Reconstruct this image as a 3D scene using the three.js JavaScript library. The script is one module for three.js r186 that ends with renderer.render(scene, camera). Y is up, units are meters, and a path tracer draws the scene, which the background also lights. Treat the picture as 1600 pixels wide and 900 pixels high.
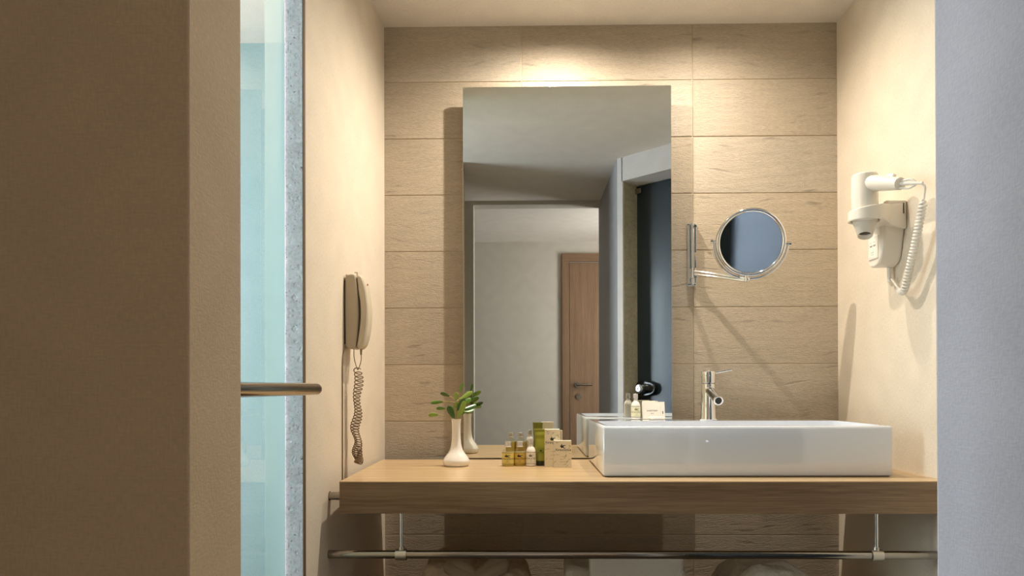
import * as THREE from 'three';
import { RoundedBoxGeometry } from 'three/addons/geometries/RoundedBoxGeometry.js';
import { ImprovedNoise } from 'three/addons/math/ImprovedNoise.js';
import { mergeGeometries, mergeVertices, toCreasedNormals } from 'three/addons/utils/BufferGeometryUtils.js';
import { RectAreaLightUniformsLib } from 'three/addons/lights/RectAreaLightUniformsLib.js';
import { Brush, Evaluator, SUBTRACTION } from 'three-bvh-csg';

// ---------------------------------------------------------------- camera, light, exposure
const scene = new THREE.Scene();
scene.background = new THREE.Color(0x000000);
const EYE = 1.02, CEIL = 2.297, DEPTH = 2.42;           // eye height, ceiling height, distance to the tiled wall (z = 0)
const camera = new THREE.PerspectiveCamera(45.543, 16 / 9, 0.05, 50);
camera.position.set(0, EYE, DEPTH);
camera.rotation.order = 'YXZ';
camera.rotation.set(0.004, 0.0165, -0.0025);
camera.setViewOffset(1600, 900, -2.3, -150.76, 1600, 900);   // shift lens: horizon low in the frame, verticals upright
camera.updateProjectionMatrix();
scene.add(camera);
const renderer = new THREE.WebGLRenderer({ antialias: true });
renderer.toneMapping = THREE.LinearToneMapping;
renderer.toneMappingExposure = 1.0;
renderer.shadowMap.enabled = true;
RectAreaLightUniformsLib.init();

const WARM = new THREE.Color().setRGB(1.0, 0.893, 0.75);
const COOL = new THREE.Color().setRGB(0.89, 0.885, 1.0);
const PALE = new THREE.Color().setRGB(0.97, 0.96, 1.0);
// recessed downlights over the vanity
const LAMPS = [[0.11, 0.317, 6.1], [0.61, 0.317, 2.7]];
// daylight in the bathroom behind the glass, daylight in the room behind the camera
const BATH_WINDOW = { at: [-2.28, 1.4, 1.15], size: [0.75, 1.5], power: 22, color: COOL };
const ROOM_WINDOW = { at: [1.47, 1.45, 2.86], size: [0.56, 1.5], power: 12.5, color: PALE };

// ---------------------------------------------------------------- helpers
let seed = 7;
const rnd = () => { seed = (seed * 1664525 + 1013904223) >>> 0; return seed / 4294967296; };
const noise = new ImprovedNoise();
const N = (x, y, z = 0) => noise.noise(x, y, z);
const used = {};
function numbered(name) {
  const k = used[name] = (used[name] ?? -1) + 1;
  return k ? `${name}_${String(k).padStart(3, '0')}` : name;
}
function mesh(name, geo, mat, parent = scene) {
  if (Array.isArray(geo)) geo = mergeGeometries(geo.map(plain));
  const m = new THREE.Mesh(geo, mat);
  m.name = numbered(name); m.castShadow = m.receiveShadow = true;
  parent.add(m);
  return m;
}
function plain(g) {                                        // position, normal, uv only, no index, so that pieces merge
  g = g.index ? g.toNonIndexed() : g;
  for (const k of Object.keys(g.attributes)) if (!['position', 'normal', 'uv'].includes(k)) g.deleteAttribute(k);
  g.clearGroups();
  return g;
}
function thing(name, label, category, [x, y, z] = [0, 0, 0], turn = 0, group) {
  const o = new THREE.Group(); o.name = numbered(name); scene.add(o);
  o.position.set(x, y, z); o.rotation.y = turn;
  return tag(o, label, category, group);
}
function tag(o, label, category, group) {
  o.userData = { label, category };
  if (group) o.userData.group = group;
  return o;
}
function struct(name, geo, mat, label, category) {
  const m = mesh(name, geo, mat);
  m.userData = { kind: 'structure', label, category };
  return m;
}
function structGroup(name, label, category) {
  const o = new THREE.Group(); o.name = numbered(name); scene.add(o);
  o.userData = { kind: 'structure', label, category };
  return o;
}
// box from corner to corner, edges rounded by r
function bx(x0, x1, y0, y1, z0, z1, r = 0, seg = 2) {
  const w = x1 - x0, h = y1 - y0, d = z1 - z0;
  const g = r ? new RoundedBoxGeometry(w, h, d, seg, r) : new THREE.BoxGeometry(w, h, d);
  return g.translate((x0 + x1) / 2, (y0 + y1) / 2, (z0 + z1) / 2);
}
// uv in metres by the way each face looks; the longest horizontal direction is u
function metres(g, du = 0, dv = 0, along = 'x') {
  g = g.index ? g.toNonIndexed() : g;
  const p = g.attributes.position, n = g.attributes.normal, uv = new Float32Array(p.count * 2);
  for (let i = 0; i < p.count; i += 3) {
    let nx = 0, ny = 0, nz = 0;
    for (let k = 0; k < 3; k++) { nx += Math.abs(n.getX(i + k)); ny += Math.abs(n.getY(i + k)); nz += Math.abs(n.getZ(i + k)); }
    for (let k = 0; k < 3; k++) {
      const x = p.getX(i + k), y = p.getY(i + k), z = p.getZ(i + k);
      let u, v;
      if (nx > ny && nx > nz) [u, v] = [z, y]; else if (ny > nz) [u, v] = [x, z]; else [u, v] = [x, y];
      if (along === 'y') [u, v] = [v, u];
      uv[(i + k) * 2] = u + du; uv[(i + k) * 2 + 1] = v + dv;
    }
  }
  g.setAttribute('uv', new THREE.BufferAttribute(uv, 2));
  return g;
}
function cyl(r0, r1, a, b, seg = 24) {                    // from a to b, radius r0 at a, r1 at b
  const A = new THREE.Vector3(...a), B = new THREE.Vector3(...b), d = B.clone().sub(A);
  const g = new THREE.CylinderGeometry(r1, r0, d.length(), seg);
  g.applyQuaternion(new THREE.Quaternion().setFromUnitVectors(new THREE.Vector3(0, 1, 0), d.clone().normalize()));
  return g.translate(...A.add(B).multiplyScalar(0.5).toArray());
}
function tube(points, r, seg = 60, radial = 10, closed = false) {
  return new THREE.TubeGeometry(new THREE.CatmullRomCurve3(points.map(p => new THREE.Vector3(...p)), closed), seg, r, radial, closed);
}
const lathe = (pts, seg = 48) => new THREE.LatheGeometry(pts.map(p => new THREE.Vector2(...p)), seg);
function smoothLathe(pts, steps = 6, seg = 48) {           // spline through the profile
  const c = new THREE.SplineCurve(pts.map(p => new THREE.Vector2(...p)));
  return new THREE.LatheGeometry(c.getPoints(pts.length * steps).map(p => new THREE.Vector2(Math.max(p.x, 0), p.y)), seg);
}
function aim(g, from, to) {                               // a shape along +y turned from one point to another
  const d = new THREE.Vector3(...to).sub(new THREE.Vector3(...from)).normalize();
  g.applyQuaternion(new THREE.Quaternion().setFromUnitVectors(new THREE.Vector3(0, 1, 0), d));
  return g.translate(...from);
}
function extrude(pts, depth, bevel = 0.002, holes = [], curve = 16) {
  const s = pts instanceof THREE.Shape ? pts : new THREE.Shape(pts.map(p => new THREE.Vector2(...p)));
  for (const h of holes) s.holes.push(h);
  return new THREE.ExtrudeGeometry(s, { depth: depth - 2 * bevel, bevelEnabled: bevel > 0, bevelSize: bevel, bevelThickness: bevel, bevelOffset: -bevel, bevelSegments: 3, curveSegments: curve }).translate(0, 0, bevel);
}
const curveShape = pts => new THREE.Shape(new THREE.SplineCurve(pts.map(p => new THREE.Vector2(...p))).getPoints(pts.length * 8));

// ---------------------------------------------------------------- textures
function dataTex(w, h, fn, { srgb = true, repeat = [1, 1], mirror = true } = {}) {
  const d = new Uint8Array(w * h * 4);
  for (let y = 0; y < h; y++) for (let x = 0; x < w; x++) {
    const c = fn(x / w, y / h), i = (y * w + x) * 4;
    for (let k = 0; k < 3; k++) d[i + k] = Math.max(0, Math.min(255, Array.isArray(c) ? c[k] : c));
    d[i + 3] = 255;
  }
  const t = new THREE.DataTexture(d, w, h);
  t.wrapS = t.wrapT = mirror ? THREE.MirroredRepeatWrapping : THREE.RepeatWrapping;
  t.magFilter = THREE.LinearFilter; t.minFilter = THREE.LinearFilter;
  if (srgb) t.colorSpace = THREE.SRGBColorSpace;
  t.repeat.set(...repeat); t.needsUpdate = true;
  return t;
}
// split-face stone look: strokes that run along the tile, drawn slightly downhill
const stone = (u, v) => {
  const x = u * 1.2, y = v * 0.6 + 0.03 * N(x * 3, v * 2, 5);
  const big = N(x * 2.2, y * 7, 1), streak = N(x * 11 + y * 14, y * 70, 2), fine = N(x * 60 + y * 60, y * 260, 3), grain = N(x * 240, y * 300, 4);
  const cut = Math.max(0, N(x * 9 + y * 14, y * 55 - x * 6, 9) - 0.42) * 3;
  return { big, streak, fine, grain, cut };
};
const tileColor = dataTex(1536, 768, (u, v) => {
  const s = stone(u, v), k = 1 + 0.04 * s.big + 0.04 * s.streak + 0.07 * s.fine + 0.06 * s.grain - 0.15 * s.cut;
  return [182 * k, 170 * k, 152 * k];
}, { repeat: [1 / 1.2, 1 / 0.6] });
const tileBump = dataTex(1536, 768, (u, v) => {
  const s = stone(u, v);
  return 140 + 20 * s.streak + 35 * s.fine + 30 * s.grain - 90 * s.cut;
}, { srgb: false, repeat: [1 / 1.2, 1 / 0.6] });
const plasterBump = dataTex(512, 512, (u, v) => 128 + 60 * N(u * 180, v * 60, 1) + 50 * N(u * 60, v * 190, 2) + 30 * N(u * 9, v * 9, 3), { srgb: false, repeat: [1 / 0.4, 1 / 0.4] });
const weave = dataTex(512, 512, (u, v) => {
  const k = 1 + 0.03 * N(u * 160, v * 40, 1) + 0.03 * N(u * 40, v * 170, 2) + 0.025 * N(u * 5, v * 5, 3);
  return [240 * k, 240 * k, 240 * k];
}, { repeat: [1 / 0.4, 1 / 0.4] });
const oak = (u, v, a) => {                                // u along the grain
  const x = u * 1.2, y = v * 0.6, w = y + 0.012 * N(x * 2.2, y * 6, a);
  return 0.10 * N(x * 1.6, w * 26, a + 1) + 0.10 * N(x * 4, w * 110, a + 2) + 0.10 * N(x * 12, w * 330, a + 3) - 0.16 * Math.max(0, N(x * 16, w * 520, a + 4) - 0.25);
};
const oakTex = (r, g, b, a, depth) => dataTex(1536, 768, (u, v) => {
  const k = oak(u, v, a) * depth;
  return [r * (1 + k), g * (1 + 1.15 * k), b * (1 + 1.4 * k)];
}, { repeat: [1 / 1.2, 1 / 0.6] });
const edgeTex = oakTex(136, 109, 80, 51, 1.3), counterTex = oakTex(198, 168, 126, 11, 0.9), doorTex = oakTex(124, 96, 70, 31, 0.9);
const marbleTex = dataTex(768, 768, (u, v) => {
  const a = N(u * 6, v * 6, 1), b = N(u * 22, v * 22, 2), c = N(u * 80, v * 80, 3), pit = Math.max(0, N(u * 60, v * 52, 4) + 0.5 * N(u * 150, v * 150, 8) - 0.52) * 2.6, p2 = Math.max(0, N(u * 170, v * 150, 6) - 0.36) * 2.2;
  const k = 1 + 0.06 * a + 0.07 * b + 0.08 * c - 0.5 * Math.min(1, pit) - 0.4 * Math.min(1, p2) - 0.35 * Math.max(0, 0.10 - Math.abs(N(u * 16 + b, v * 11, 12))) * 6 * Math.max(0, N(u * 9, v * 9, 14) + 0.1);
  return [198 * k, 201 * k, 212 * k];
}, { repeat: [1 / 0.6, 1 / 0.6] });
const marbleBump = dataTex(768, 768, (u, v) => 200 + 25 * N(u * 80, v * 80, 3) - 150 * Math.min(1, Math.max(0, N(u * 46, v * 40, 4) - 0.40) * 4), { srgb: false, repeat: [1 / 0.6, 1 / 0.6] });
const terryBump = dataTex(512, 512, (u, v) => 128 + 90 * N(u * 130, v * 130, 1) + 40 * N(u * 40, v * 40, 2), { srgb: false, repeat: [1 / 0.25, 1 / 0.25] });
const brushed = dataTex(256, 1024, (u, v) => 120 + 40 * N(u * 3, v * 300, 1), { srgb: false });

// ---------------------------------------------------------------- materials
const S = (o) => new THREE.MeshStandardMaterial(o), P = (o) => new THREE.MeshPhysicalMaterial(o);
const paint = (color) => S({ color, map: weave, bumpMap: plasterBump, bumpScale: 0.0006, roughness: 0.85 });
const M = {
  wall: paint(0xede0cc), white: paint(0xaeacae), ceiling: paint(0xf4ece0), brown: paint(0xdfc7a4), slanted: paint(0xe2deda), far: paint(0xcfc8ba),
  aqua: paint(0x99b4b4), grout: S({ color: 0xd2c2a6, roughness: 0.95 }),
  counter: P({ map: counterTex, roughness: 0.34, clearcoat: 0.25, clearcoatRoughness: 0.25, bumpMap: counterTex, bumpScale: 0.0002 }),
  edge: S({ map: edgeTex, roughness: 0.45, bumpMap: edgeTex, bumpScale: 0.0002 }),
  door: S({ map: doorTex, roughness: 0.55, bumpMap: doorTex, bumpScale: 0.0003 }),
  marble: S({ map: marbleTex, bumpMap: marbleBump, bumpScale: 0.0012, roughness: 0.5 }),
  mirror: S({ color: 0xd9dcd8, metalness: 1, roughness: 0.0 }),
  backing: S({ color: 0x6c6455, roughness: 0.7 }),
  ceramic: P({ color: 0xe6ecf6, roughness: 0.12, clearcoat: 1, clearcoatRoughness: 0.03 }),
  vase: P({ color: 0xf1ece4, roughness: 0.18, clearcoat: 0.8, clearcoatRoughness: 0.08 }),
  chrome: S({ color: 0xe6e6e6, metalness: 1, roughness: 0.06 }),
  steel: S({ color: 0xa09a90, metalness: 1, roughness: 0.30, roughnessMap: brushed }),
  collar: S({ color: 0xd2ccc0, metalness: 1, roughness: 0.38 }),
  plastic: P({ color: 0xe6e0d4, roughness: 0.32, clearcoat: 0.4, clearcoatRoughness: 0.2 }),
  greige: P({ color: 0xb9ab93, roughness: 0.42, clearcoat: 0.2, clearcoatRoughness: 0.3 }),
  cream: P({ color: 0xd2c5ae, roughness: 0.4, clearcoat: 0.25, clearcoatRoughness: 0.3 }),
  cord: S({ color: 0x8f7b62, roughness: 0.5 }),
  whiteCord: S({ color: 0xe9e4da, roughness: 0.45 }),
  dark: S({ color: 0x1c1a18, roughness: 0.5 }),
  black: P({ color: 0x0c0c0d, roughness: 0.25, clearcoat: 0.5 }),
  terry: S({ color: 0xe2dcd2, roughness: 1, bumpMap: terryBump, bumpScale: 0.003 }),
  terryWarm: S({ color: 0xc9b49a, roughness: 1, bumpMap: terryBump, bumpScale: 0.003 }),
  floor: S({ color: 0x43362a, roughness: 0.5 }),
  clearGlass: P({ color: 0xdcecf0, transmission: 1, thickness: 0, roughness: 0, ior: 1.52, side: THREE.DoubleSide }),
  frosted: P({ color: 0xb4d2d0, transmission: 1, thickness: 0, roughness: 0.38, ior: 1.5, side: THREE.DoubleSide }),
  darkGlass: P({ color: 0x324049, transmission: 0.4, thickness: 0, roughness: 0.24, ior: 1.5, side: THREE.DoubleSide }),
  lampGlow: S({ color: 0xffffff, emissive: WARM, emissiveIntensity: 4 }),
  leaf: P({ color: 0x5f8a2e, roughness: 0.32, clearcoat: 0.5, clearcoatRoughness: 0.3 }),
  leafDark: P({ color: 0x36601f, roughness: 0.3, clearcoat: 0.6, clearcoatRoughness: 0.25 }),
  leafLight: P({ color: 0x86a33c, roughness: 0.35, clearcoat: 0.4, clearcoatRoughness: 0.3 }),
  stem: S({ color: 0xb3a56b, roughness: 0.6 }),
  yellow: P({ color: 0xe6d070, roughness: 0.1, transmission: 0.4, thickness: 0.03, ior: 1.36, attenuationColor: new THREE.Color(0xdcb030), attenuationDistance: 0.07 }),
  amber: P({ color: 0xd9ba58, roughness: 0.1, transmission: 0.4, thickness: 0.03, ior: 1.36, attenuationColor: new THREE.Color(0xc9a02c), attenuationDistance: 0.055 }),
  milk: P({ color: 0xf3efe6, roughness: 0.2, clearcoat: 0.5 }),
  bottleGlass: P({ color: 0xf6f6ee, transmission: 1, thickness: 0, roughness: 0.02, ior: 1.45, side: THREE.DoubleSide }),
  cap: P({ color: 0xd8d3cf, roughness: 0.18, metalness: 0.5, clearcoat: 0.5 }),
  olive: P({ color: 0x8a8b22, roughness: 0.4, clearcoat: 0.2 }),
  oliveDark: S({ color: 0x2b2a12, roughness: 0.4 }),
  card: S({ color: 0xece4d2, roughness: 0.6 }),
};
M.tiles = [0xffffff, 0xfcfaf7, 0xfffcf6, 0xf9f6f2].map(color => S({ color, map: tileColor, bumpMap: tileBump, bumpScale: 0.0022, roughness: 0.62 }));

// ================================================================ the setting
const KX = -0.4955, KS = -0.0527;                          // left wall leans outwards: x = KX + KS * z
const leftX = z => KX + KS * z;
const RX = 1.097;                                          // right wall
struct('floor', metres(bx(-2.5, 2.2, -0.1, 0, -0.3, 3.95)), M.floor, 'dark beige stone floor under the vanity, out of sight', 'floor');
struct('ceiling', metres(bx(-2.5, 2.2, CEIL, CEIL + 0.1, -0.3, 3.95)), M.ceiling, 'plain cream painted ceiling above the vanity', 'ceiling');

// tiled wall: every tile its own piece, joints recessed
const back = structGroup('wall_back', 'wall of long beige stone tiles behind the mirror', 'wall');
mesh('grout', metres(bx(-0.62, 1.2, 0, CEIL, -0.12, -0.0028)), M.grout, back);
const cols = [[-0.6, -0.0084], [-0.0084, 0.592], [0.592, 1.18]];
for (let row = 0; row < 12; row++) {
  const y0 = row * 0.2 - 0.1, y1 = y0 + 0.2;
  for (const [x0, x1] of cols) {
    const a = Math.max(y0, 0) + 0.0013, b = Math.min(y1, CEIL + 0.01) - 0.0013;
    if (b - a < 0.02) continue;
    const g = metres(bx(x0 + 0.0012, x1 - 0.0012, a, b, -0.012, 0.0006 * (rnd() - 0.5), 0.0016, 1), rnd() * 7, rnd() * 7);
    mesh('tile', g, M.tiles[Math.floor(rnd() * 4)], back);
  }
}
// left wall of the alcove, slightly splayed
{
  const s = [[leftX(-0.02), 0.02], [leftX(0.767), -0.767], [leftX(0.767) - 0.042, -0.767], [leftX(0) - 0.042, 0.02]];
  const g = extrude(s, CEIL, 0).rotateX(-Math.PI / 2);
  struct('wall_left', metres(g), M.wall, 'cream painted alcove wall carrying the wall telephone', 'wall');
}
struct('wall_right', metres(bx(RX, RX + 0.1, 0, CEIL, -0.02, 1.03)), M.wall, 'cream painted alcove wall carrying the hair dryer', 'wall');

// stone jamb at the end of the left wall
struct('trim_1', metres(bx(leftX(0.767) - 0.042, leftX(0.767) + 0.0012, 0, CEIL, 0.7675, 0.775, 0.0012, 1)), M.marble, 'grey pitted stone jamb strip beside the aqua glass', 'jamb');

struct('trim_2', bx(leftX(0.767) + 0.0013, leftX(0.767) + 0.0042, 0, CEIL, 0.762, 0.7755, 0.0008, 1), S({ color: 0x6a5236, roughness: 0.6 }), 'thin brown edge strip between the stone jamb and the cream wall', 'trim');

// glass partition: clear pane, and a narrow frosted panel that stands slightly ajar
const win = structGroup('window_1', 'aqua tinted glass partition of the bathroom left of the stone jamb', 'glass partition');
mesh('glass_pane', new THREE.PlaneGeometry(0.67, CEIL).rotateY(Math.PI / 2).translate(-0.562, CEIL / 2, 0.945 + 0.335), M.clearGlass, win);
{
  const g = new THREE.PlaneGeometry(0.168, CEIL).rotateY(Math.PI / 2 + Math.atan2(0.015, 0.165)).translate(-0.5695, CEIL / 2, 0.8605);
  mesh('frosted_pane', g, M.frosted, win);
}

// end of the wall left of the camera
struct('wall_corridor_left', metres(bx(-2.5, -0.35, 0, CEIL, 1.578, 1.7108, 0.003)), M.brown, 'brown papered wall end close on the left', 'wall');
struct('wall_niche', metres(bx(-1.05, -0.95, 0, CEIL, 1.7108, 2.4)), M.far, 'plain wall of the recess beside the camera', 'wall');
struct('wall_portal', metres(bx(-2.5, -0.35, 0, CEIL, 2.4, 2.51)), M.far, 'plain wall left of the passage behind the camera', 'wall');
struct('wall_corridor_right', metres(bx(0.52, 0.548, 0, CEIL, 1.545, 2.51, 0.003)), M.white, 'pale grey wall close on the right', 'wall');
struct('wall_portal_header', metres(bx(-0.35, 0.52, 2.272, CEIL, 2.4, 2.51)), M.far, 'low header over the passage behind the camera', 'wall');
struct('wall_room_right', metres(bx(0.548, 2.2, 0, CEIL, 2.41, 2.51)), M.far, 'plain wall right of the passage behind the camera', 'wall');

// slanted wall with the glass door, seen in the mirror
{
  const dir = new THREE.Vector3(1, 0, -0.95).normalize(), ang = Math.atan2(0.95, 1);       // along the wall from the corner
  const len = 0.80, T = 0.15;
  const base = new THREE.Matrix4().makeRotationY(ang).setPosition(0.52, 0, 1.545);
  const put = g => g.applyMatrix4(base);
  // local axes: x along the wall, z away from the vanity is negative... the room side is -z after the turn
  const wall = [bx(0, 0.036, 0, CEIL, 0, 0.012), bx(0, 0.028, 0, CEIL, 0.012, 0.15), bx(0.028, 0.745, 2.165, CEIL, 0, 0.15), bx(0.745, len, 0, CEIL, 0, 0.15)].map(g => put(metres(g)));
  struct('wall_slanted', wall, M.slanted, 'white slanted wall with a glass door, seen in the large mirror', 'wall');
  const d = structGroup('door_2', 'dark blue glass door in a beige stone frame, seen in the mirror', 'door');
  mesh('stone_jamb', put(metres(bx(0.028, 0.036, 0, 2.165, 0.012, 0.15))), S({ map: marbleTex, color: 0xe4d6b0, bumpMap: marbleBump, bumpScale: 0.001, roughness: 0.5 }), d);
  mesh('stone_jamb', put(metres(bx(0.737, 0.745, 0, 2.165, 0.002, 0.15))), S({ map: marbleTex, color: 0xe4d6b0, roughness: 0.5 }), d);
  mesh('glass_pane', put(new THREE.PlaneGeometry(0.70, 2.16).translate(0.3865, 1.08, 0.14)), M.darkGlass, d);
  mesh('hinge', put(bx(0.036, 0.075, 2.115, 2.145, 0.120, 0.136, 0.003)), M.steel, d);
  const lock = mesh('lock_plate', put(extrude(curveShape([[0.05, 0.975], [0.05, 1.04], [0.10, 1.055], [0.165, 1.035], [0.165, 0.985], [0.10, 0.965], [0.05, 0.975]]), 0.03, 0.006).translate(0, 0, 0.105)), M.black, d);
  mesh('knob', put(smoothLathe([[0, 0.062], [0.018, 0.062], [0.026, 0.055], [0.028, 0.02], [0.03, 0]], 4, 28).rotateX(-Math.PI / 2).translate(0.105, 1.01, 0.108)), M.chrome, lock);
  // dim room behind that door
  struct('wall_toilet', [bx(1.95, 2.05, 0, CEIL, 0.9, 2.41), bx(1.197, 2.05, 0, CEIL, 0.8, 0.9)].map(g => metres(g)), paint(0x7d95a0), 'blue grey wall of the dim room behind the dark glass door', 'wall');
}

// bathroom behind the aqua glass
struct('wall_bathroom', [bx(-2.5, -0.6, 0, CEIL, -0.3, -0.1), bx(-2.5, -2.3, 0, CEIL, -0.1, 1.578), bx(-0.8, -0.6, 0, CEIL, -0.1, 0.0)].map(g => metres(g)), M.aqua, 'pale aqua wall of the bathroom seen through the glass', 'wall');
// room behind the camera
struct('wall_far', metres(bx(-2.5, 2.2, 0, CEIL, 3.73, 3.9)), M.far, 'beige grey wall with the oak door, seen in the mirror', 'wall');
struct('wall_room_left', metres(bx(-2.3, -2.2, 0, CEIL, 2.51, 3.73)), M.far, 'plain side wall of the room behind the camera', 'wall');
struct('wall_room_end', metres(bx(1.5, 1.6, 0, CEIL, 2.51, 3.73)), M.far, 'plain end wall of the room behind the camera', 'wall');

// oak door in the far wall
{
  const d = structGroup('door_1', 'oak veneer door with a lever handle, seen in the mirror', 'door');
  const y = EYE, z = 3.73;
  mesh('door_frame', [bx(0.326, 0.388, 0, 2.19, z - 0.03, z, 0.003), bx(1.22, 1.282, 0, 2.19, z - 0.03, z, 0.003)].map(g => metres(g, 0, 0, 'y')), M.door, d);
  mesh('door_frame', metres(bx(0.326, 1.282, 2.118, 2.19, z - 0.031, z, 0.003)), M.door, d);
  mesh('door_leaf', metres(bx(0.394, 1.214, 0.005, 2.11, z - 0.012, z - 0.001, 0.002), 0.3, 0.2, 'y'), M.door, d);
  const h = mesh('handle', [cyl(0.024, 0.024, [0.46, y + 0.02, z - 0.022], [0.46, y + 0.02, z - 0.012]), cyl(0.009, 0.009, [0.46, y + 0.02, z - 0.055], [0.46, y + 0.02, z - 0.012]), tube([[0.452, y + 0.02, z - 0.055], [0.50, y + 0.021, z - 0.057], [0.585, y + 0.021, z - 0.055]], 0.0095, 24)], M.steel, d);
  mesh('lock', [cyl(0.024, 0.024, [0.47, y - 0.082, z - 0.022], [0.47, y - 0.082, z - 0.012]), cyl(0.011, 0.010, [0.47, y - 0.082, z - 0.03], [0.47, y - 0.082, z - 0.02])], M.steel, d);
}

// windows that let daylight in (out of the frame)
function daylight(name, w, turn, label) {
  const g = structGroup(name, label, 'window');
  g.position.set(...w.at); g.rotation.y = turn;
  mesh('window_pane', bx(-w.size[0] / 2, w.size[0] / 2, -w.size[1] / 2, w.size[1] / 2, -0.012, -0.004), S({ color: 0xffffff, emissive: w.color, emissiveIntensity: 1.0, roughness: 0.4 }), g);
  const a = w.size[0] / 2, b = w.size[1] / 2, f = 0.05;
  mesh('window_frame', [bx(-a - f, a + f, b, b + f, -0.02, 0.03), bx(-a - f, a + f, -b - f, -b, -0.02, 0.03), bx(-a - f, -a, -b, b, -0.02, 0.03), bx(a, a + f, -b, b, -0.02, 0.03)], M.plastic, g);
  const l = new THREE.RectAreaLight(w.color, w.power, ...w.size);
  l.name = name + '_daylight'; l.position.z = 0.0; l.rotation.y = Math.PI;
  g.add(l);
}
daylight('window_2', BATH_WINDOW, Math.PI / 2, 'frosted bathroom window, out of sight');
daylight('window_3', ROOM_WINDOW, -Math.PI / 2, 'window of the room behind the camera, out of sight');

// recessed downlights
LAMPS.forEach(([x, z, power], i) => {
  const t = thing('ceiling_downlight', i ? 'recessed ceiling downlight above the basin tap' : 'recessed ceiling downlight above the large mirror', 'lamp', [x, CEIL, z]);
  mesh('trim_ring', lathe([[0.032, 0], [0.046, 0], [0.046, -0.003], [0.034, -0.005], [0.032, 0]], 40), M.steel, t);
  mesh('lamp_lens', new THREE.CylinderGeometry(0.031, 0.031, 0.002, 32).translate(0, -0.001, 0), M.lampGlow, t);
  const l = new THREE.SpotLight(WARM, power, 0, 1.45, 1.0, 2);
  l.name = 'downlight_beam'; l.position.set(0, -0.006, 0); l.target.position.set(0, -1, 0);
  l.castShadow = true; l.shadow.radius = 0.7; l.shadow.mapSize.set(2048, 2048);
  t.add(l, l.target);
});

// ================================================================ vanity
const CT = 0.774;                                          // top of the counter
{
  const t = thing('vanity_counter', 'thick light oak vanity counter under the white basin', 'counter', [0, 0, 0]);
  mesh('counter_slab', metres(bx(-0.4875, RX, 0.689, CT, 0.08, 0.6245, 0.0012, 1), 0.2, 0.13), M.counter, t);
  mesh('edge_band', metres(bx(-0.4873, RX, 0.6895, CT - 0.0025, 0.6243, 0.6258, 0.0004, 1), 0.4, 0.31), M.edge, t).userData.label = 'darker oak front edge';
  mesh('support_tube', [cyl(0.011, 0.011, [-0.534, 0.7285, 0.58], [-0.486, 0.7285, 0.58]), cyl(0.013, 0.013, [-0.5275, 0.7285, 0.58], [-0.5255, 0.7285, 0.58])], M.steel, t);
}
{
  const t = thing('wall_mirror', 'large frameless rectangular wall mirror above the counter', 'mirror', [0.147, 0, 0]);
  const x0 = -0.3585, x1 = 0.358;
  mesh('mirror_glass', bx(x0, x1, 0.7762, 2.0555, 0.055, 0.06, 0.0008, 1), M.mirror, t);
  mesh('backing_board', bx(x0 + 0.002, x1 - 0.002, 0.779, 2.053, 0.047, 0.0548), M.backing, t);
  for (const y of [0.95, 1.85]) mesh('mounting_rail', bx(-0.16, 0.16, y - 0.03, y + 0.03, 0.0005, 0.0468), M.backing, t);
}
// towel rail below the counter
{
  const t = thing('towel_rail', 'long brushed steel towel rail hung below the counter', 'towel rail', [0, 0.574, 0.59]);
  mesh('rail', cyl(0.011, 0.011, [-0.5262, 0, 0], [RX, 0, 0], 32), M.steel, t);
  for (const x of [-0.3313, 0.9275]) {
    mesh('hanger_rod', cyl(0.0052, 0.0052, [x, 0.012, 0], [x, 0.115, 0], 20), M.chrome, t);
    mesh('collar', [cyl(0.0150, 0.0150, [x - 0.0145, 0, 0], [x + 0.0145, 0, 0], 32), cyl(0.0085, 0.0075, [x, 0.008, 0], [x, 0.022, 0], 20)], M.collar, t);
  }
}
// basin
{
  const t = thing('washbasin', 'long white ceramic rectangular basin standing on the oak counter', 'basin', [0.6065, CT, 0.3275]);
  const ev = new Evaluator(); ev.useGroups = false;
  const shell = new Brush(plain(new RoundedBoxGeometry(0.787, 0.1365, 0.425, 5, 0.007).translate(0, 0.0700, 0)));
  const bowl = new Brush(plain(new RoundedBoxGeometry(0.757, 0.24, 0.285, 6, 0.035).translate(0, 0.155, 0.0545)));
  const foot = new Brush(plain(new THREE.BoxGeometry(0.9, 0.02, 0.6).translate(0, -0.0085, 0)));
  for (const b of [shell, bowl, foot]) b.updateMatrixWorld();
  let g = ev.evaluate(shell, bowl, SUBTRACTION).geometry;
  mesh('basin_body', toCreasedNormals(plain(g), 0.6), M.ceramic, t);
  mesh('foot_frame', bx(-0.386, 0.386, 0.0, 0.004, -0.205, 0.205), M.dark, t);
  mesh('drain', lathe([[0, 0.0395], [0.026, 0.0385], [0.03, 0.0365], [0.03, 0.0355]], 32).translate(0, 0, 0.05), M.chrome, t);
}
const RIM = CT + 0.1383;
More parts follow.
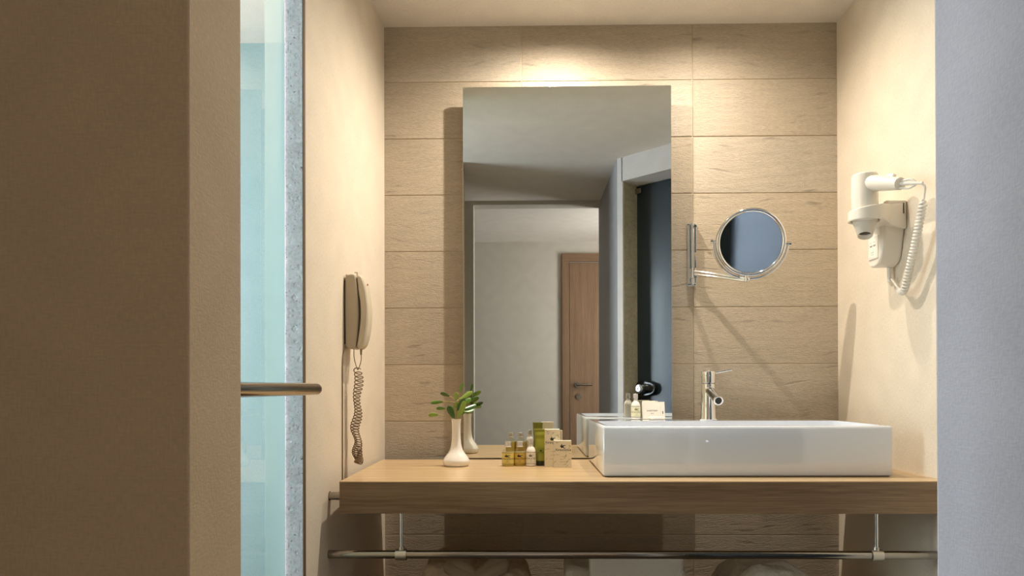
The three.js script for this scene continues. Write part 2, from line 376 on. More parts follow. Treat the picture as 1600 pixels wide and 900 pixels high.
// tap
{
  const t = thing('basin_mixer', 'chrome single lever mixer tap at the back of the basin', 'tap', [0.594, RIM, 0.19]);
  mesh('body', lathe([[0, 0], [0.0275, 0], [0.0275, 0.004], [0.0255, 0.007], [0.0235, 0.045], [0.0222, 0.085], [0.0215, 0.115], [0.0205, 0.118], [0, 0.118]], 48), M.chrome, t);
  mesh('cap', lathe([[0, 0.118], [0.0205, 0.119], [0.0225, 0.121], [0.0235, 0.150], [0.0225, 0.157], [0.018, 0.160], [0, 0.161]], 48), M.chrome, t);
  mesh('lever', [cyl(0.0042, 0.0032, [0.015, 0.152, 0.0], [0.074, 0.1625, 0.002], 16), new THREE.SphereGeometry(0.0032, 12, 8).translate(0.074, 0.1625, 0.002)], M.chrome, t);
  mesh('spout', cyl(0.0145, 0.0138, [0, 0.098, 0.008], [0, 0.066, 0.112], 36), M.chrome, t);
  const a = mesh('aerator', aim(lathe([[0.0, 0.0015], [0.0105, 0.0015], [0.0112, 0.003], [0.0148, 0.003], [0.0148, -0.008], [0.0138, -0.009]], 36), [0, 0.0655, 0.1135], [0, 0.0335, 0.2175]), M.chrome, t);
  mesh('aerator_mesh', aim(new THREE.CylinderGeometry(0.0104, 0.0104, 0.002, 28).translate(0, 0.0012, 0), [0, 0.0655, 0.1135], [0, 0.0335, 0.2175]), M.dark, a);
}
// magnifying mirror on its arm
{
  const t = thing('magnifying_mirror', 'round chrome magnifying mirror on a swing arm right of the large mirror', 'mirror', [0, 0, 0]);
  mesh('wall_plate', [bx(0.571, 0.601, 1.373, 1.593, 0.0005, 0.008, 0.002), bx(0.574, 0.5815, 1.38, 1.587, 0.006, 0.022, 0.002), bx(0.591, 0.599, 1.38, 1.587, 0.006, 0.022, 0.002)], M.chrome, t);
  mesh('guide_rod', cyl(0.0048, 0.0048, [0.5863, 1.376, 0.02], [0.5863, 1.59, 0.02], 20), M.chrome, t);
  mesh('clamp', [cyl(0.009, 0.009, [0.587, 1.398, 0.026], [0.587, 1.432, 0.026], 24), bx(0.578, 0.596, 1.402, 1.428, 0.010, 0.026, 0.002)], M.chrome, t);
  for (const y of [1.402, 1.577]) mesh('screw', cyl(0.005, 0.005, [0.592, y, 0.02], [0.592, y, 0.036], 16), M.chrome, t);
  const e = [0.735, 1.374, 0.145], a = [0.588, 1.416, 0.03];
  mesh('swing_arm', [cyl(0.0046, 0.0046, [0.588, 1.421, 0.03], [0.735, 1.377, 0.145], 18), cyl(0.0046, 0.0046, [0.588, 1.410, 0.03], [0.735, 1.369, 0.145], 18), new THREE.SphereGeometry(0.0088, 16, 12).translate(...e)], M.chrome, t);
  mesh('pivot', [cyl(0.006, 0.006, [0.732, 1.366, 0.145], [0.732, 1.388, 0.147], 18)], M.chrome, t);
  // the round head: tilted a little up and to the right
  const head = new THREE.Matrix4().makeRotationFromEuler(new THREE.Euler(0.136, -0.134, -0.07, 'YXZ')).setPosition(0.7445, 1.4945, 0.150);
  const put = g => g.applyMatrix4(head);
  const R = 0.113;
  mesh('mirror_ring', put(new THREE.LatheGeometry([[0.0995, -0.012], [0.106, -0.0135], [0.1105, -0.011], [0.1125, 0], [0.1105, 0.011], [0.106, 0.0135], [0.101, 0.012], [0.0985, 0.0085]].map(p => new THREE.Vector2(...p)), 96).rotateX(Math.PI / 2)), M.chrome, t);
  mesh('mirror_glass', put(new THREE.CylinderGeometry(0.1, 0.1, 0.014, 96).rotateX(Math.PI / 2)), S({ color: 0xb0b6bc, metalness: 1, roughness: 0.0 }), t);
  const arc = [];
  for (let i = 0; i <= 40; i++) { const f = Math.PI + Math.PI * i / 40; arc.push([Math.cos(f) * 0.1185, Math.sin(f) * 0.1185, 0]); }
  mesh('yoke', put(mergeGeometries([tube(arc, 0.0042, 90, 12), cyl(0.007, 0.007, [0, -0.128, 0], [0, -0.114, 0], 18)].map(plain))), M.chrome, t);
  for (const s of [-1, 1]) mesh('pivot_knob', put(mergeGeometries([cyl(0.004, 0.004, [s * 0.109, 0, 0], [s * 0.125, 0, 0], 16), cyl(0.0068, 0.0068, [s * 0.121, 0, 0], [s * 0.1275, 0, 0], 20)].map(plain))), M.chrome, t);
}
// bar on the glass
{
  const t = thing('grab_bar', 'round brushed steel bar in front of the aqua glass', 'bar', [-0.47, 1.017, 0.882]);
  mesh('bar', cyl(0.0132, 0.0132, [0, 0, 0.004], [0, 0, 0.66], 40), M.steel, t);
  mesh('end_cap', lathe([[0, -0.004], [0.0105, -0.004], [0.0128, -0.0015], [0.0132, 0.004]], 40).rotateX(Math.PI / 2), M.steel, t);
  for (const z of [0.12, 0.55]) mesh('post', [cyl(0.008, 0.008, [-0.0915, 0, z], [0, 0, z], 24), cyl(0.0128, 0.0128, [-0.0915, 0, z], [-0.084, 0, z], 24)], M.steel, t);
}

// ================================================================ wall telephone
{
  const t = thing('wall_telephone', 'beige wall telephone with a long curly cord on the left wall', 'telephone', [leftX(0.42), 1.239, 0.42], -0.0527);
  const base = curveShape([[0.004, -0.098], [0.012, -0.106], [0.026, -0.107], [0.0335, -0.098], [0.039, -0.05], [0.041, 0.0], [0.039, 0.05], [0.034, 0.098], [0.026, 0.107], [0.012, 0.106], [0.004, 0.098], [0.003, 0.0], [0.004, -0.098]]);
  mesh('cradle', extrude(base, 0.064, 0.005).translate(0, 0, -0.026), M.greige, t);
  mesh('back_plate', bx(0, 0.005, -0.094, 0.09, -0.020, 0.034, 0.001), M.dark, t);
  const inner = [[0.0345, -0.100], [0.0395, -0.066], [0.0440, -0.035], [0.0455, 0.0], [0.0440, 0.03], [0.0395, 0.055], [0.0345, 0.100]];
  const outer = [[0.040, 0.1075], [0.052, 0.100], [0.062, 0.07], [0.068, 0.03], [0.0695, 0.0], [0.068, -0.035], [0.063, -0.07], [0.054, -0.098], [0.042, -0.108]];
  const hs = new THREE.Shape([...new THREE.SplineCurve(inner.map(p => new THREE.Vector2(...p))).getPoints(40), ...new THREE.SplineCurve(outer.map(p => new THREE.Vector2(...p))).getPoints(50)]);
  const h = mesh('handset', extrude(hs, 0.054, 0.009).translate(0, 0, -0.021), M.cream, t);
  mesh('emblem', bx(0.0605, 0.0625, 0.078, 0.083, 0.004, 0.010), S({ color: 0xb56a5a, roughness: 0.5 }), h);
  mesh('hook_clip', [bx(0.026, 0.030, 0.104, 0.118, -0.004, 0.002, 0.0008), bx(0.020, 0.030, 0.1165, 0.119, -0.004, 0.002, 0.0008)], M.cream, t);
  mesh('cord_plug', cyl(0.0036, 0.0026, [0.043, -0.106, 0.012], [0.043, -0.124, 0.012], 14), M.cord, t);
  const lead = mesh('cord_lead', [tube([[0.022, -0.104, 0.012], [0.022, -0.130, 0.012], [0.027, -0.152, 0.012], [0.033, -0.168, 0.012]], 0.0013, 30, 8), tube([[0.043, -0.122, 0.012], [0.043, -0.138, 0.012], [0.039, -0.155, 0.012], [0.033, -0.168, 0.012]], 0.0013, 30, 8)], M.cord, t);
  lead.userData.label = 'thin straight ends of the cord';
  const pts = [];
  const turns = 33, top = -0.165, bot = -0.437;
  for (let i = 0; i <= turns * 14; i++) {
    const k = i / (turns * 14), f = 2 * Math.PI * turns * k;
    const y = top + (bot - top) * (0.55 * k + 0.45 * (1 - (1 - k) * (1 - k))), sway = 0.003 * Math.sin(k * 9) + 0.004 * Math.sin(k * 21);
    const r = 0.0102 + 0.0018 * Math.sin(k * 17) + 0.0015 * k;
    pts.push([0.031 + sway + r * Math.cos(f), y + 0.006 * Math.sin(f), 0.012 + r * Math.sin(f)]);
  }
  mesh('coiled_cord', new THREE.TubeGeometry(new THREE.CatmullRomCurve3(pts.map(p => new THREE.Vector3(...p))), turns * 22, 0.0017, 7), M.cord, t);
  const p2 = [];
  for (let i = 0; i <= 9 * 14; i++) {
    const k = i / (9 * 14), f = 2 * Math.PI * 9 * k;
    const a = [[0.031, -0.435], [0.036, -0.430], [0.040, -0.412], [0.038, -0.385]], j = Math.min(2, Math.floor(k * 3)), q = k * 3 - j;
    p2.push([a[j][0] + (a[j + 1][0] - a[j][0]) * q + 0.007 * Math.cos(f), a[j][1] + (a[j + 1][1] - a[j][1]) * q + 0.005 * Math.sin(f), 0.018 + 0.008 * Math.sin(f)]);
  }
  mesh('coiled_cord', new THREE.TubeGeometry(new THREE.CatmullRomCurve3(p2.map(p => new THREE.Vector3(...p))), 220, 0.00155, 7), M.cord, t);
  mesh('wall_wire', tube([[0.004, -0.09, 0.03], [0.0025, -0.13, 0.052], [0.002, -0.25, 0.056], [0.002, -0.42, 0.0565], [0.002, -0.55, 0.0565]], 0.0019, 60, 8), M.cord, t);
}

// ================================================================ hair dryer
{
  const t = thing('dryer_holder', 'white wall holder with a ring and a razor socket on the right wall', 'dryer holder', [0, 0, 0]);
  // seen from the room: outline in (z, y), depth towards -x
  const o = curveShape([[0.345, 1.554], [0.392, 1.557], [0.436, 1.554], [0.4385, 1.54], [0.430, 1.49], [0.413, 1.41], [0.399, 1.383], [0.372, 1.372], [0.343, 1.378], [0.332, 1.40], [0.334, 1.47], [0.338, 1.53], [0.345, 1.554]]);
  const shell = extrude(o, 0.062, 0.008).rotateY(-Math.PI / 2).translate(RX, 0, 0);
  // the bracket that grows from the shell into a ring
  const ring = new THREE.Shape();
  const cx = 0.973, cz = 0.445;
  ring.moveTo(RX - 0.002, 0.340); ring.lineTo(RX - 0.002, 0.4365); ring.lineTo(1.045, 0.447); ring.quadraticCurveTo(1.015, 0.4895, cx, cz + 0.0445);
  ring.absarc(cx, cz, 0.0445, Math.PI / 2, Math.PI * 1.5, false);
  ring.quadraticCurveTo(1.01, 0.395, 1.04, 0.352); ring.lineTo(RX - 0.002, 0.340);
  const hole = new THREE.Path(); hole.absarc(cx, cz, 0.0375, 0, Math.PI * 2, true);
  const br = extrude(ring, 0.036, 0.003, [hole], 30).rotateX(Math.PI / 2);          // (x, z) plane, grows downwards
  const p = br.attributes.position;
  for (let i = 0; i < p.count; i++) {
    const x = p.getX(i), up = p.getY(i) > -0.018;
    p.setY(i, p.getY(i) + 1.527 + (up ? Math.max(0, x - 0.93) * 0.16 - 0.006 : -Math.max(0, x - 1.0) * 0.2));
  }
  br.computeVertexNormals();
  mesh('holder_shell', shell, M.plastic, t);
  mesh('holder_ring', br, M.plastic, t);
  const face = RX - 0.062;
  mesh('socket_plate', bx(face - 0.003, face + 0.004, 1.395, 1.463, 0.344, 0.399, 0.0025), M.plastic, t);
  const cnv = document.createElement('canvas'); cnv.width = 128; cnv.height = 160;
  const c = cnv.getContext('2d'); c.fillStyle = '#e9e4da'; c.fillRect(0, 0, 128, 160); c.fillStyle = '#5a5650';
  c.font = '13px sans-serif'; c.fillText('110V', 16, 40); c.fillText('220V', 74, 40); c.fillText('SHAVERS', 30, 120); c.fillText('ONLY', 44, 138);
  for (const [x, y] of [[30, 66], [48, 66], [82, 66], [100, 66]]) { c.beginPath(); c.arc(x, y, 5, 0, 7); c.fill(); }
  const ct = new THREE.CanvasTexture(cnv); ct.colorSpace = THREE.SRGBColorSpace;
  mesh('socket_face', new THREE.PlaneGeometry(0.046, 0.058).rotateY(-Math.PI / 2).translate(face - 0.0034, 1.429, 0.3715), S({ map: ct, roughness: 0.5 }), t);
  for (const [y, z] of [[1.436, 0.359], [1.436, 0.367], [1.436, 0.378], [1.436, 0.386]]) mesh('socket_hole', cyl(0.0018, 0.0018, [face - 0.0042, y, z], [face, y, z], 10), M.dark, t);
  mesh('seam_grille', bx(1.085, 1.0875, 1.515, 1.548, 0.4375, 0.4395), M.dark, t);
  mesh('mains_lead', cyl(0.006, 0.006, [1.08, 1.330, 0.372], [1.08, 1.39, 0.37], 16), M.whiteCord, t);
}
{
  const t = thing('hair_dryer', 'white hair dryer hanging nozzle down in the wall holder', 'hair dryer', [0.973, 1.5, 0.445]);
  mesh('barrel', lathe([[0.0, 0.126], [0.024, 0.1265], [0.032, 0.125], [0.0352, 0.120], [0.0355, 0.06], [0.0352, 0.0595], [0.0352, 0.0585], [0.0355, 0.058], [0.0345, 0.0], [0.031, -0.012], [0, -0.012]], 48), M.plastic, t);
  mesh('air_intake', lathe([[0, 0.1272], [0.022, 0.1272], [0.023, 0.126]], 40), S({ color: 0xcfc9bf, roughness: 0.5 }), t);
  {
    const g = lathe([[0.0, -0.03], [0.018, -0.05], [0.0195, -0.050], [0.0265, -0.026], [0.030, -0.018], [0.0315, -0.008]], 40);
    const p = g.attributes.position;
    for (let i = 0; i < p.count; i++) if (p.getY(i) < -0.04) p.setY(i, p.getY(i) + p.getZ(i) * 0.35 - p.getX(i) * 0.2);
    g.computeVertexNormals();
    mesh('nozzle', g, S({ color: 0xd6d0c4, roughness: 0.4, side: THREE.DoubleSide }), t);
    mesh('nozzle_mouth', new THREE.CircleGeometry(0.0168, 28).rotateX(Math.PI / 2).translate(0, -0.0455, 0), M.dark, t);
  }
  const a = [0.006, 0.095, 0.02], b = [0.030, 0.061, 0.128];
  mesh('handle', aim(smoothLathe([[0.0, -0.012], [0.018, -0.008], [0.0235, 0.01], [0.0225, 0.05], [0.0195, 0.09], [0.018, 0.112], [0.0165, 0.118], [0.0, 0.1185]], 5, 36).scale(1, 1, 0.92), a, b), M.plastic, t);
  mesh('switch', aim(bx(-0.006, 0.006, 0.06, 0.085, -0.026, -0.017, 0.003), a, b), M.whiteCord, t);
  mesh('hanging_loop', tube([[0.030, 0.050, 0.126], [0.045, 0.044, 0.150], [0.055, 0.052, 0.160], [0.046, 0.066, 0.150], [0.030, 0.066, 0.126]], 0.0032, 40, 10), M.plastic, t);
  mesh('strain_relief', [cyl(0.0062, 0.0036, [0.030, 0.062, 0.126], [0.060, 0.048, 0.176], 16), new THREE.SphereGeometry(0.0045, 14, 10).translate(0.060, 0.048, 0.177)], M.plastic, t);
  const curve = new THREE.CatmullRomCurve3([[0.060, 0.046, 0.178], [0.066, 0.038, 0.180], [0.069, 0.020, 0.172], [0.069, -0.02, 0.160], [0.074, -0.10, 0.120], [0.081, -0.17, 0.075], [0.0855, -0.205, 0.050], [0.090, -0.214, 0.028], [0.1, -0.200, -0.01], [0.107, -0.165, -0.06]].map(p => new THREE.Vector3(...p)));
  const fr = curve.computeFrenetFrames(600, false), pts = [];
  for (let i = 0; i <= 600; i++) {
    const k = i / 600, c = curve.getPointAt(k), in0 = THREE.MathUtils.smoothstep(k, 0.09, 0.14) * (1 - THREE.MathUtils.smoothstep(k, 0.80, 0.84)), f = 2 * Math.PI * 34 * k / 0.75;
    pts.push(c.addScaledVector(fr.normals[i], 0.0078 * in0 * Math.cos(f)).addScaledVector(fr.binormals[i], 0.0078 * in0 * Math.sin(f)));
  }
  mesh('coiled_cord', new THREE.TubeGeometry(new THREE.CatmullRomCurve3(pts), 1400, 0.0031, 8), M.whiteCord, t);
}

// ================================================================ vase and cuttings
{
  const VX = -0.2151, VZ = 0.2736;
  const v = thing('vase', 'small white ceramic bud vase with a wide foot on the counter', 'vase', [VX, CT, VZ]);
  mesh('vase_body', smoothLathe([[0.0, 0.0015], [0.028, 0.0008], [0.0355, 0.001], [0.0405, 0.0085], [0.0415, 0.0185], [0.034, 0.0317], [0.024, 0.045], [0.0183, 0.0583], [0.0147, 0.0783], [0.0135, 0.105], [0.0140, 0.135], [0.0163, 0.1455], [0.0158, 0.1465], [0.013, 0.144], [0.0115, 0.13], [0.0115, 0.09]], 5, 56), M.vase, v);
  const pl = thing('succulent_cutting', 'green succulent cuttings with fleshy leaves standing in the white vase', 'plant', [VX, CT + 0.115, VZ]);
  mesh('main_stem', [tube([[0, -0.02, 0], [0.002, 0.03, 0.001], [0.004, 0.06, 0], [0.010, 0.10, -0.004]], 0.0028, 24, 8), tube([[-0.003, -0.02, 0.002], [-0.004, 0.03, 0.002], [-0.003, 0.055, 0.003], [-0.004, 0.075, 0]], 0.0026, 24, 8), tube([[0.003, -0.02, -0.004], [0.004, 0.03, -0.005], [0.008, 0.05, -0.016], [0.012, 0.07, -0.024]], 0.0026, 24, 8)], M.stem, pl);
  // a leaf: stalk from s, blade from b to tip e (metres from the vase mouth axis, y from 31 mm below the rim)
  const leaf = (s, b, e, wide, mat, thick = 0.34) => {
    const L = new THREE.Vector3(...e).sub(new THREE.Vector3(...b)).length();
    wide *= 1.45;
    const g = new THREE.SphereGeometry(1, 18, 14), p = g.attributes.position;
    for (let i = 0; i < p.count; i++) {
      const y = p.getY(i), k = (y + 1) / 2;
      const w = 0.5 + 0.6 * k;
      const bend = 0.12 * wide * (1 - y * y);
      p.setXYZ(i, p.getX(i) * wide / 2 * w, k * L, p.getZ(i) * wide / 2 * thick * 2 * w * 0.5 - bend * 1.2);
    }
    g.computeVertexNormals();
    g.rotateY(rnd() * 1.2 - 0.6);
    const l = mesh('leaf', aim(g, b, e), mat, pl);
    mesh('leaf_stalk', tube([s, s.map((q, i) => (q + b[i]) / 2 + (i === 1 ? 0.002 : 0)), b.map((q, i) => q + (e[i] - q) * 0.08)], 0.0013, 12, 6), M.stem, l);
  };
  const Q = (x, y, z = 0) => [(x - 318) / 3000, (397 - y) / 3000 + 0.0305, z];      // traced in thirds of a millimetre
  const { leaf: G, leafDark: D, leafLight: Lt } = M;
  leaf(Q(305, 215), Q(262, 183, 0.004), Q(172, 148, 0.008), 0.0105, D);
  leaf(Q(312, 240), Q(205, 230, 0.006), Q(80, 240, 0.010), 0.0095, G);
  leaf(Q(308, 320), Q(225, 294, 0.004), Q(132, 293, 0.006), 0.0090, G);
  leaf(Q(300, 385), Q(160, 352, 0.012), Q(63, 354, 0.018), 0.0115, Lt);
  leaf(Q(310, 395), Q(300, 388, 0.008), Q(248, 268, 0.012), 0.0165, D);
  leaf(Q(325, 395), Q(332, 388, 0.010), Q(402, 222, 0.018), 0.0170, Lt);
  leaf(Q(318, 330), Q(325, 318, 0.006), Q(402, 202, 0.010), 0.0150, D);
  leaf(Q(318, 260), Q(345, 210, 0.0), Q(470, 135, -0.004), 0.0130, Lt);
  leaf(Q(330, 190), Q(350, 150, 0.0), Q(378, 52, -0.004), 0.0075, G);
  leaf(Q(312, 230), Q(308, 222, 0.0), Q(322, 142, 0.0), 0.0120, Lt);
  leaf(Q(318, 290), Q(300, 300, 0.004), Q(330, 235, 0.006), 0.0110, Lt);
  leaf(Q(330, 280), Q(360, 260, -0.012), Q(452, 205, -0.032), 0.0130, G);
  leaf(Q(335, 320), Q(380, 300, -0.014), Q(500, 262, -0.040), 0.0110, D);
  leaf(Q(335, 340), Q(385, 322, -0.014), Q(478, 300, -0.034), 0.0150, G);
  leaf(Q(330, 230), Q(370, 200, -0.014), Q(430, 150, -0.030), 0.0100, G);
  leaf(Q(325, 240), Q(330, 215, -0.020), Q(372, 180, -0.048), 0.0110, D);
  leaf(Q(325, 370), Q(345, 360, -0.012), Q(395, 300, -0.022), 0.0140, G);
}

// ================================================================ guest toiletries
function canvasTex(w, h, draw) {
  const c = document.createElement('canvas'); c.width = w; c.height = h;
  draw(c.getContext('2d'), w, h);
  const t = new THREE.CanvasTexture(c); t.colorSpace = THREE.SRGBColorSpace;
  return t;
}
function sprout(c, x, y, s, ink) {                         // three leaves and a curl
  c.fillStyle = ink; c.strokeStyle = ink;
  for (const [a, l] of [[-0.55, 0.75], [-0.05, 1.0], [0.55, 0.85]]) {
    c.save(); c.translate(x, y); c.rotate(a); c.beginPath(); c.moveTo(0, 0); c.quadraticCurveTo(-0.32 * s, -0.5 * s * l, 0, -s * l); c.quadraticCurveTo(0.32 * s, -0.5 * s * l, 0, 0); c.fill(); c.restore();
  }
  c.lineWidth = s * 0.16; c.beginPath(); c.arc(x + 0.62 * s, y - 0.28 * s, 0.32 * s, -0.9, -5.2, true); c.stroke();
}
const labelTex = (bg, ink, soft, band) => canvasTex(256, 256, (c, w, h) => {
  c.fillStyle = bg; c.fillRect(0, 0, w, h);
  c.fillStyle = band; c.fillRect(0, 2, w, 9); c.fillRect(0, h - 11, w, 9);
  sprout(c, w * 0.45, h * 0.40, 68, ink);
  c.fillStyle = ink; c.textAlign = 'center'; c.font = 'italic bold 54px serif'; c.fillText('Newentia', w / 2, h * 0.60);
  c.fillStyle = soft; c.font = '20px sans-serif'; c.fillText('bath', w / 2, h * 0.71); c.fillText('gel', w / 2, h * 0.79); c.fillRect(w * 0.3, h * 0.84, w * 0.4, 4);
});
function bottle(name, label, at, turn, spec) {
  const { R, h, neck, capR, capH, liquid, tex, clear } = spec;
  const t = thing(name, label, 'bottle', at, turn, spec.group);
  const sh = h - neck;
  const prof = [[0, 0.0005], [R - 0.003, 0.0005], [R - 0.0008, 0.0015], [R, 0.004], [R, sh - 0.012], [R - 0.0012, sh - 0.007], [R * 0.75, sh - 0.0005], [R * 0.5, sh + 0.003], [capR * 0.8, sh + 0.005], [capR * 0.8, h - capH]];
  if (clear) {
    const fill = spec.labelY + spec.labelH + 0.0005;
    mesh('shower_gel', lathe([[0, 0.0005], [R - 0.003, 0.0005], [R - 0.0008, 0.0015], [R, 0.004], [R, fill - 0.0008], [R - 0.001, fill], [0, fill]], 44), liquid, t);
    mesh('bottle_shoulder', lathe([[R, fill], [R, sh - 0.009], [R - 0.0014, sh - 0.005], [R * 0.75, sh + 0.001], [R * 0.5, sh + 0.004], [capR * 0.8, sh + 0.006], [capR * 0.8, h - capH]], 44), M.bottleGlass, t);
  } else mesh('bottle_body', lathe([...prof, [0, h - capH]], 44), liquid, t);
  mesh('cap', lathe([[0, h], [capR - 0.001, h], [capR, h - 0.001], [capR, h - capH + 0.001], [capR - 0.0004, h - capH], [0, h - capH]], 32), M.cap, t);
  if (clear) mesh('collar', lathe([[capR * 0.85, h - capH], [capR * 1.12, h - capH - 0.001], [capR * 1.12, h - capH - 0.0035], [capR * 0.85, h - capH - 0.0045]], 32), M.cap, t);
  mesh('label', new THREE.CylinderGeometry(R + 0.0003, R + 0.0003, spec.labelH, 36, 1, true, -spec.arc / 2, spec.arc).translate(0, spec.labelY + spec.labelH / 2, 0), S({ map: tex, roughness: 0.5, side: THREE.DoubleSide }), t);
  return t;
}
const ylw = labelTex('#d6c36c', '#2d2a18', '#6d6434', '#4a4a22'), amb = labelTex('#c9ab50', '#2d2412', '#6d5624', '#4a3f1a'), wht = labelTex('#e9e3d2', '#6b695f', '#8f8b80', '#5d5c64'), pale = labelTex('#eae6c8', '#93924e', '#a8a870', '#5c5b50');
const fat = { R: 0.0193, h: 0.0765, neck: 0.026, capR: 0.0098, capH: 0.0135, labelH: 0.036, labelY: 0.0065, arc: 2.9, clear: true };
const slim = { R: 0.0152, h: 0.0860, neck: 0.0285, capR: 0.0078, capH: 0.0165, labelH: 0.037, labelY: 0.0075, arc: 3.1 };
bottle('toiletry_bottle', 'yellow shower gel bottle with a silver cap, nearest the vase', [-0.0528, CT, 0.272], -0.1, { ...fat, liquid: M.yellow, tex: ylw });
bottle('toiletry_bottle', 'amber shower gel bottle between the yellow and the white one', [-0.0160, CT, 0.266], 0.0, { ...fat, liquid: M.amber, tex: amb });
bottle('toiletry_bottle', 'slim milky white lotion bottle beside the olive green tube', [0.0185, CT, 0.277], 0.05, { ...slim, liquid: M.milk, tex: wht });
bottle('toiletry_bottle', 'slim pale lotion bottle on the back ledge of the basin', [0.3665, RIM, 0.143], 0.1, { ...slim, h: 0.0855, liquid: M.milk, tex: pale });

// olive tube standing on its cap
{
  const t = thing('cream_tube', 'olive green squeeze tube standing on its cap behind the small boxes', 'tube', [0.0480, CT, 0.262], 0.15);
  const g = new THREE.CylinderGeometry(1, 1, 1, 40, 16, false), p = g.attributes.position;
  for (let i = 0; i < p.count; i++) {
    const k = p.getY(i) + 0.5, r = 0.0150, f = Math.pow(k, 1.3);
    p.setXYZ(i, p.getX(i) * (r + 0.0035 * f), 0.016 + k * 0.094, p.getZ(i) * (r * (1 - f) + 0.0010 * f) + 0.0012 * Math.sin(k * 24) * (k > 0.72 ? 1 : 0));
  }
  g.computeVertexNormals();
  mesh('tube_body', g, M.olive, t);
  mesh('crimp', bx(-0.0188, 0.0188, 0.108, 0.1145, -0.0012, 0.0012, 0.0006), M.olive, t);
  mesh('cap', lathe([[0, 0], [0.0125, 0], [0.0135, 0.001], [0.0138, 0.0155], [0.0130, 0.0165], [0, 0.0165]], 40), M.oliveDark, t);
  mesh('print', new THREE.CylinderGeometry(0.0163, 0.0158, 0.018, 30, 1, true, -0.7, 1.4).translate(0, 0.046, 0).scale(1, 1, 0.93), S({ map: canvasTex(128, 128, (c, w, h) => { c.fillStyle = '#80892a'; c.fillRect(0, 0, w, h); sprout(c, 56, 70, 44, '#1e2008'); c.font = 'italic bold 24px serif'; c.textAlign = 'center'; c.fillText('Newentia', 64, 98); }), roughness: 0.45 }), t);
}
// small cartons
function carton(name, label, at, turn, w, h, d, art) {
  const t = thing(name, label, 'box', at, turn);
  mesh('carton', bx(-w / 2, w / 2, 0, h, -d / 2, d / 2, 0.0006, 1), M.card, t);
  mesh('front_print', new THREE.PlaneGeometry(w - 0.001, h - 0.001).translate(0, h / 2, d / 2 + 0.0002), S({ map: art, roughness: 0.55 }), t);
  mesh('lid_flap', bx(-w / 2 + 0.0004, w / 2 - 0.0004, h - 0.0002, h + 0.0007, -d / 2 + 0.0004, d / 2 - 0.0002), M.card, t);
  return t;
}
const floral = (w, h, ly) => canvasTex(w, h, c => {
  c.fillStyle = '#e6dcc4'; c.fillRect(0, 0, w, h);
  let s = 3; const r = () => (s = (s * 16807) % 2147483647) / 2147483647;
  c.strokeStyle = '#93865f'; c.fillStyle = '#bdb08a'; c.lineWidth = 2.6;
  for (let i = 0; i < 26; i++) {
    const x = r() * w, y = r() * h, a = r() * 6.3, l = 16 + r() * 30;
    if (y > ly - 84 && y < ly + 46 && x > w * 0.2 && x < w * 0.88) continue;
    c.save(); c.translate(x, y); c.rotate(a); c.beginPath(); c.moveTo(0, 0); c.quadraticCurveTo(l * 0.35, -l * 0.5, 0, -l); c.quadraticCurveTo(-l * 0.35, -l * 0.5, 0, 0); if (i % 2) c.fill(); c.stroke();
    c.beginPath(); c.moveTo(0, 0); c.quadraticCurveTo(l * 0.4, l * 0.4, l * 0.2, l); c.stroke(); c.restore();
  }
  sprout(c, w * 0.47, ly - 10, 66, '#23251f');
  c.fillStyle = '#2c2d28'; c.textAlign = 'center'; c.font = 'italic bold 52px serif'; c.fillText('Newentia', w * 0.52, ly + 36);
  c.font = '17px sans-serif'; c.fillStyle = '#7c7560'; c.fillText('shower cap', w * 0.5, h * 0.80);
});
carton('toiletry_carton', 'taller cream printed carton behind the shorter one', [0.0846, CT, 0.286], 0.0, 0.0465, 0.1150, 0.026, floral(230, 570, 180));
carton('toiletry_carton', 'shorter cream printed carton in front, nearest the basin', [0.1150, CT, 0.309], -0.03, 0.0545, 0.0815, 0.018, floral(270, 405, 118));

// on the ledge of the basin
{
  const t = thing('sanitary_bag_card', 'small white card packet lettered SANITARY BAG leaning on the mirror', 'packet', [0.4290, RIM, 0.1285], 0);
  t.rotation.x = -0.20;
  const tex = canvasTex(320, 256, (c, w, h) => {
    c.fillStyle = '#efe9df'; c.fillRect(0, 0, w, h); c.strokeStyle = '#d8cfc0'; c.lineWidth = 3; c.strokeRect(14, 14, w - 70, h - 28);
    c.fillStyle = '#55504a'; c.textAlign = 'center'; c.font = '600 33px sans-serif'; c.fillText('SANITARY', w * 0.44, h * 0.56); c.font = '22px sans-serif'; c.fillText('BAG', w * 0.44, h * 0.72);
    c.fillStyle = '#3a3630'; c.fillRect(w - 34, h * 0.55, 12, 40);
  });
  mesh('packet', bx(-0.0375, 0.0375, 0.0005, 0.0585, -0.0025, 0.0025, 0.0006, 1), M.card, t);
  mesh('front_print', new THREE.PlaneGeometry(0.074, 0.057).translate(0, 0.0295, 0.0027), S({ map: tex, roughness: 0.55 }), t);
  mesh('top_flap', bx(-0.036, 0.008, 0.058, 0.0625, -0.0022, 0.0, 0.0005, 1), M.card, t);
}
{
  const t = thing('wrapped_soap', 'small flat wrapped soap lying in front of the white card packet', 'soap', [0.4335, RIM, 0.158], 0.05);
  mesh('soap', new RoundedBoxGeometry(0.050, 0.010, 0.022, 4, 0.0045).translate(0, 0.0052, 0), M.milk, t);
  for (const x of [-0.0285, 0.0245]) mesh('wrapper_fold', bx(x, x + 0.004, 0.0035, 0.0060, -0.009, 0.009, 0.0008), M.card, t);
}

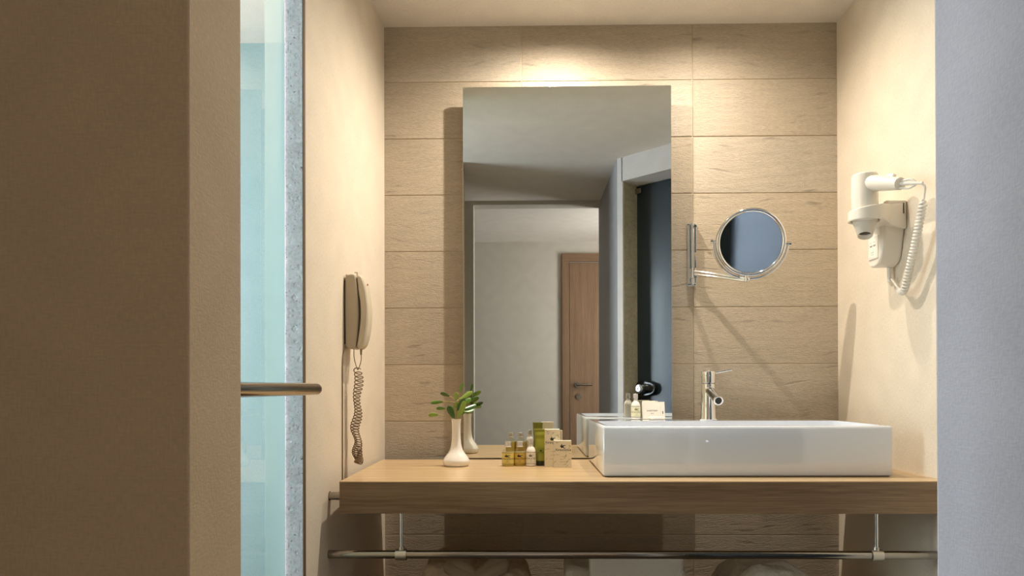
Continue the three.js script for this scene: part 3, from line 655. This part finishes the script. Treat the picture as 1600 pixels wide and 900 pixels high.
// ================================================================ towels on the shelf below
const SHELF = 0.33;
{
  const s = thing('towel_shelf', 'low oak shelf under the towels, just below the picture', 'shelf', [0, 0, 0]);
  mesh('shelf_board', metres(bx(-0.50, RX, SHELF - 0.03, SHELF, 0.0015, 0.50, 0.002)), M.counter, s);
}
function soft(w, h, d, r, amp, seedZ, sag = 0) {
  const g = mergeVertices(new THREE.BoxGeometry(w, h, d, 56, 28, 36).deleteAttribute('uv').deleteAttribute('normal'));
  const p = g.attributes.position, a = [w / 2 - r, h / 2 - r, d / 2 - r], v = new THREE.Vector3();
  for (let i = 0; i < p.count; i++) {
    v.fromBufferAttribute(p, i);
    const c = new THREE.Vector3(THREE.MathUtils.clamp(v.x, -a[0], a[0]), THREE.MathUtils.clamp(v.y, -a[1], a[1]), THREE.MathUtils.clamp(v.z, -a[2], a[2]));
    const n = v.clone().sub(c); if (n.lengthSq() > 0) { n.normalize(); v.copy(c).addScaledVector(n, r); }
    const f = amp * (N(v.x * 9, v.y * 12, v.z * 9 + seedZ) + 0.5 * N(v.x * 24, v.y * 30, v.z * 22 + seedZ) + 0.18 * N(v.x * 70, v.y * 70, v.z * 70));
    v.addScaledVector(n, f);
    if (v.y > 0) v.y += sag * (Math.abs(v.x) / (w / 2)) ** 2;
    if (v.y < -h / 2) v.y = -h / 2;
    p.setXYZ(i, v.x, v.y, v.z);
  }
  g.computeVertexNormals();
  return metres(g.translate(0, h / 2, 0));
}
{
  const t = thing('folded_bathrobe', 'folded beige bathrobe tied with its belt on the low shelf', 'bathrobe', [-0.145, SHELF, 0.33]);
  mesh('robe', [soft(0.17, 0.174, 0.26, 0.05, 0.016, 2).translate(-0.08, 0, 0), soft(0.20, 0.158, 0.25, 0.05, 0.016, 5).translate(0.06, 0, 0)], M.terryWarm, t);
  const belt = (pts, w) => { const g = tube(pts, 0.017, 60, 14); return g; };
  mesh('belt', [belt([[-0.02, 0.10, 0.135], [0.0, 0.128, 0.135], [-0.035, 0.158, 0.12], [-0.075, 0.157, 0.10], [-0.06, 0.148, 0.125], [0.01, 0.132, 0.138], [0.05, 0.148, 0.13], [0.085, 0.160, 0.11], [0.06, 0.166, 0.10], [0.03, 0.15, 0.12], [0.005, 0.128, 0.14], [-0.01, 0.10, 0.145]]), new THREE.SphereGeometry(0.024, 20, 14).scale(1.2, 0.9, 0.9).translate(0.0, 0.128, 0.135)].map(g => g.translate(0, 0.016, 0)), M.terryWarm, t);
}
{
  const t = thing('bath_towel', 'bright white folded towel under the middle of the steel rail', 'towel', [0.315, SHELF, 0.405]);
  mesh('front_fold', soft(0.262, 0.214, 0.075, 0.012, 0.003, 8).translate(0, 0, 0.045), M.terry, t);
  mesh('woven_border', soft(0.258, 0.020, 0.004, 0.0015, 0.0004, 8).translate(0, 0.06, 0.0835), S({ color: 0xddd6ca, roughness: 0.9 }), t);
}
tag(mesh('bath_towel', soft(0.36, 0.148, 0.21, 0.025, 0.008, 12).translate(0.305, SHELF, 0.245), M.terry), 'wider folded white towel behind the bright one', 'towel');
tag(mesh('bath_towel', soft(0.27, 0.160, 0.26, 0.06, 0.022, 21, -0.05).translate(0.725, SHELF, 0.30), M.terry), 'crumpled towel in the shade at the right end of the shelf', 'towel');

renderer.render(scene, camera);
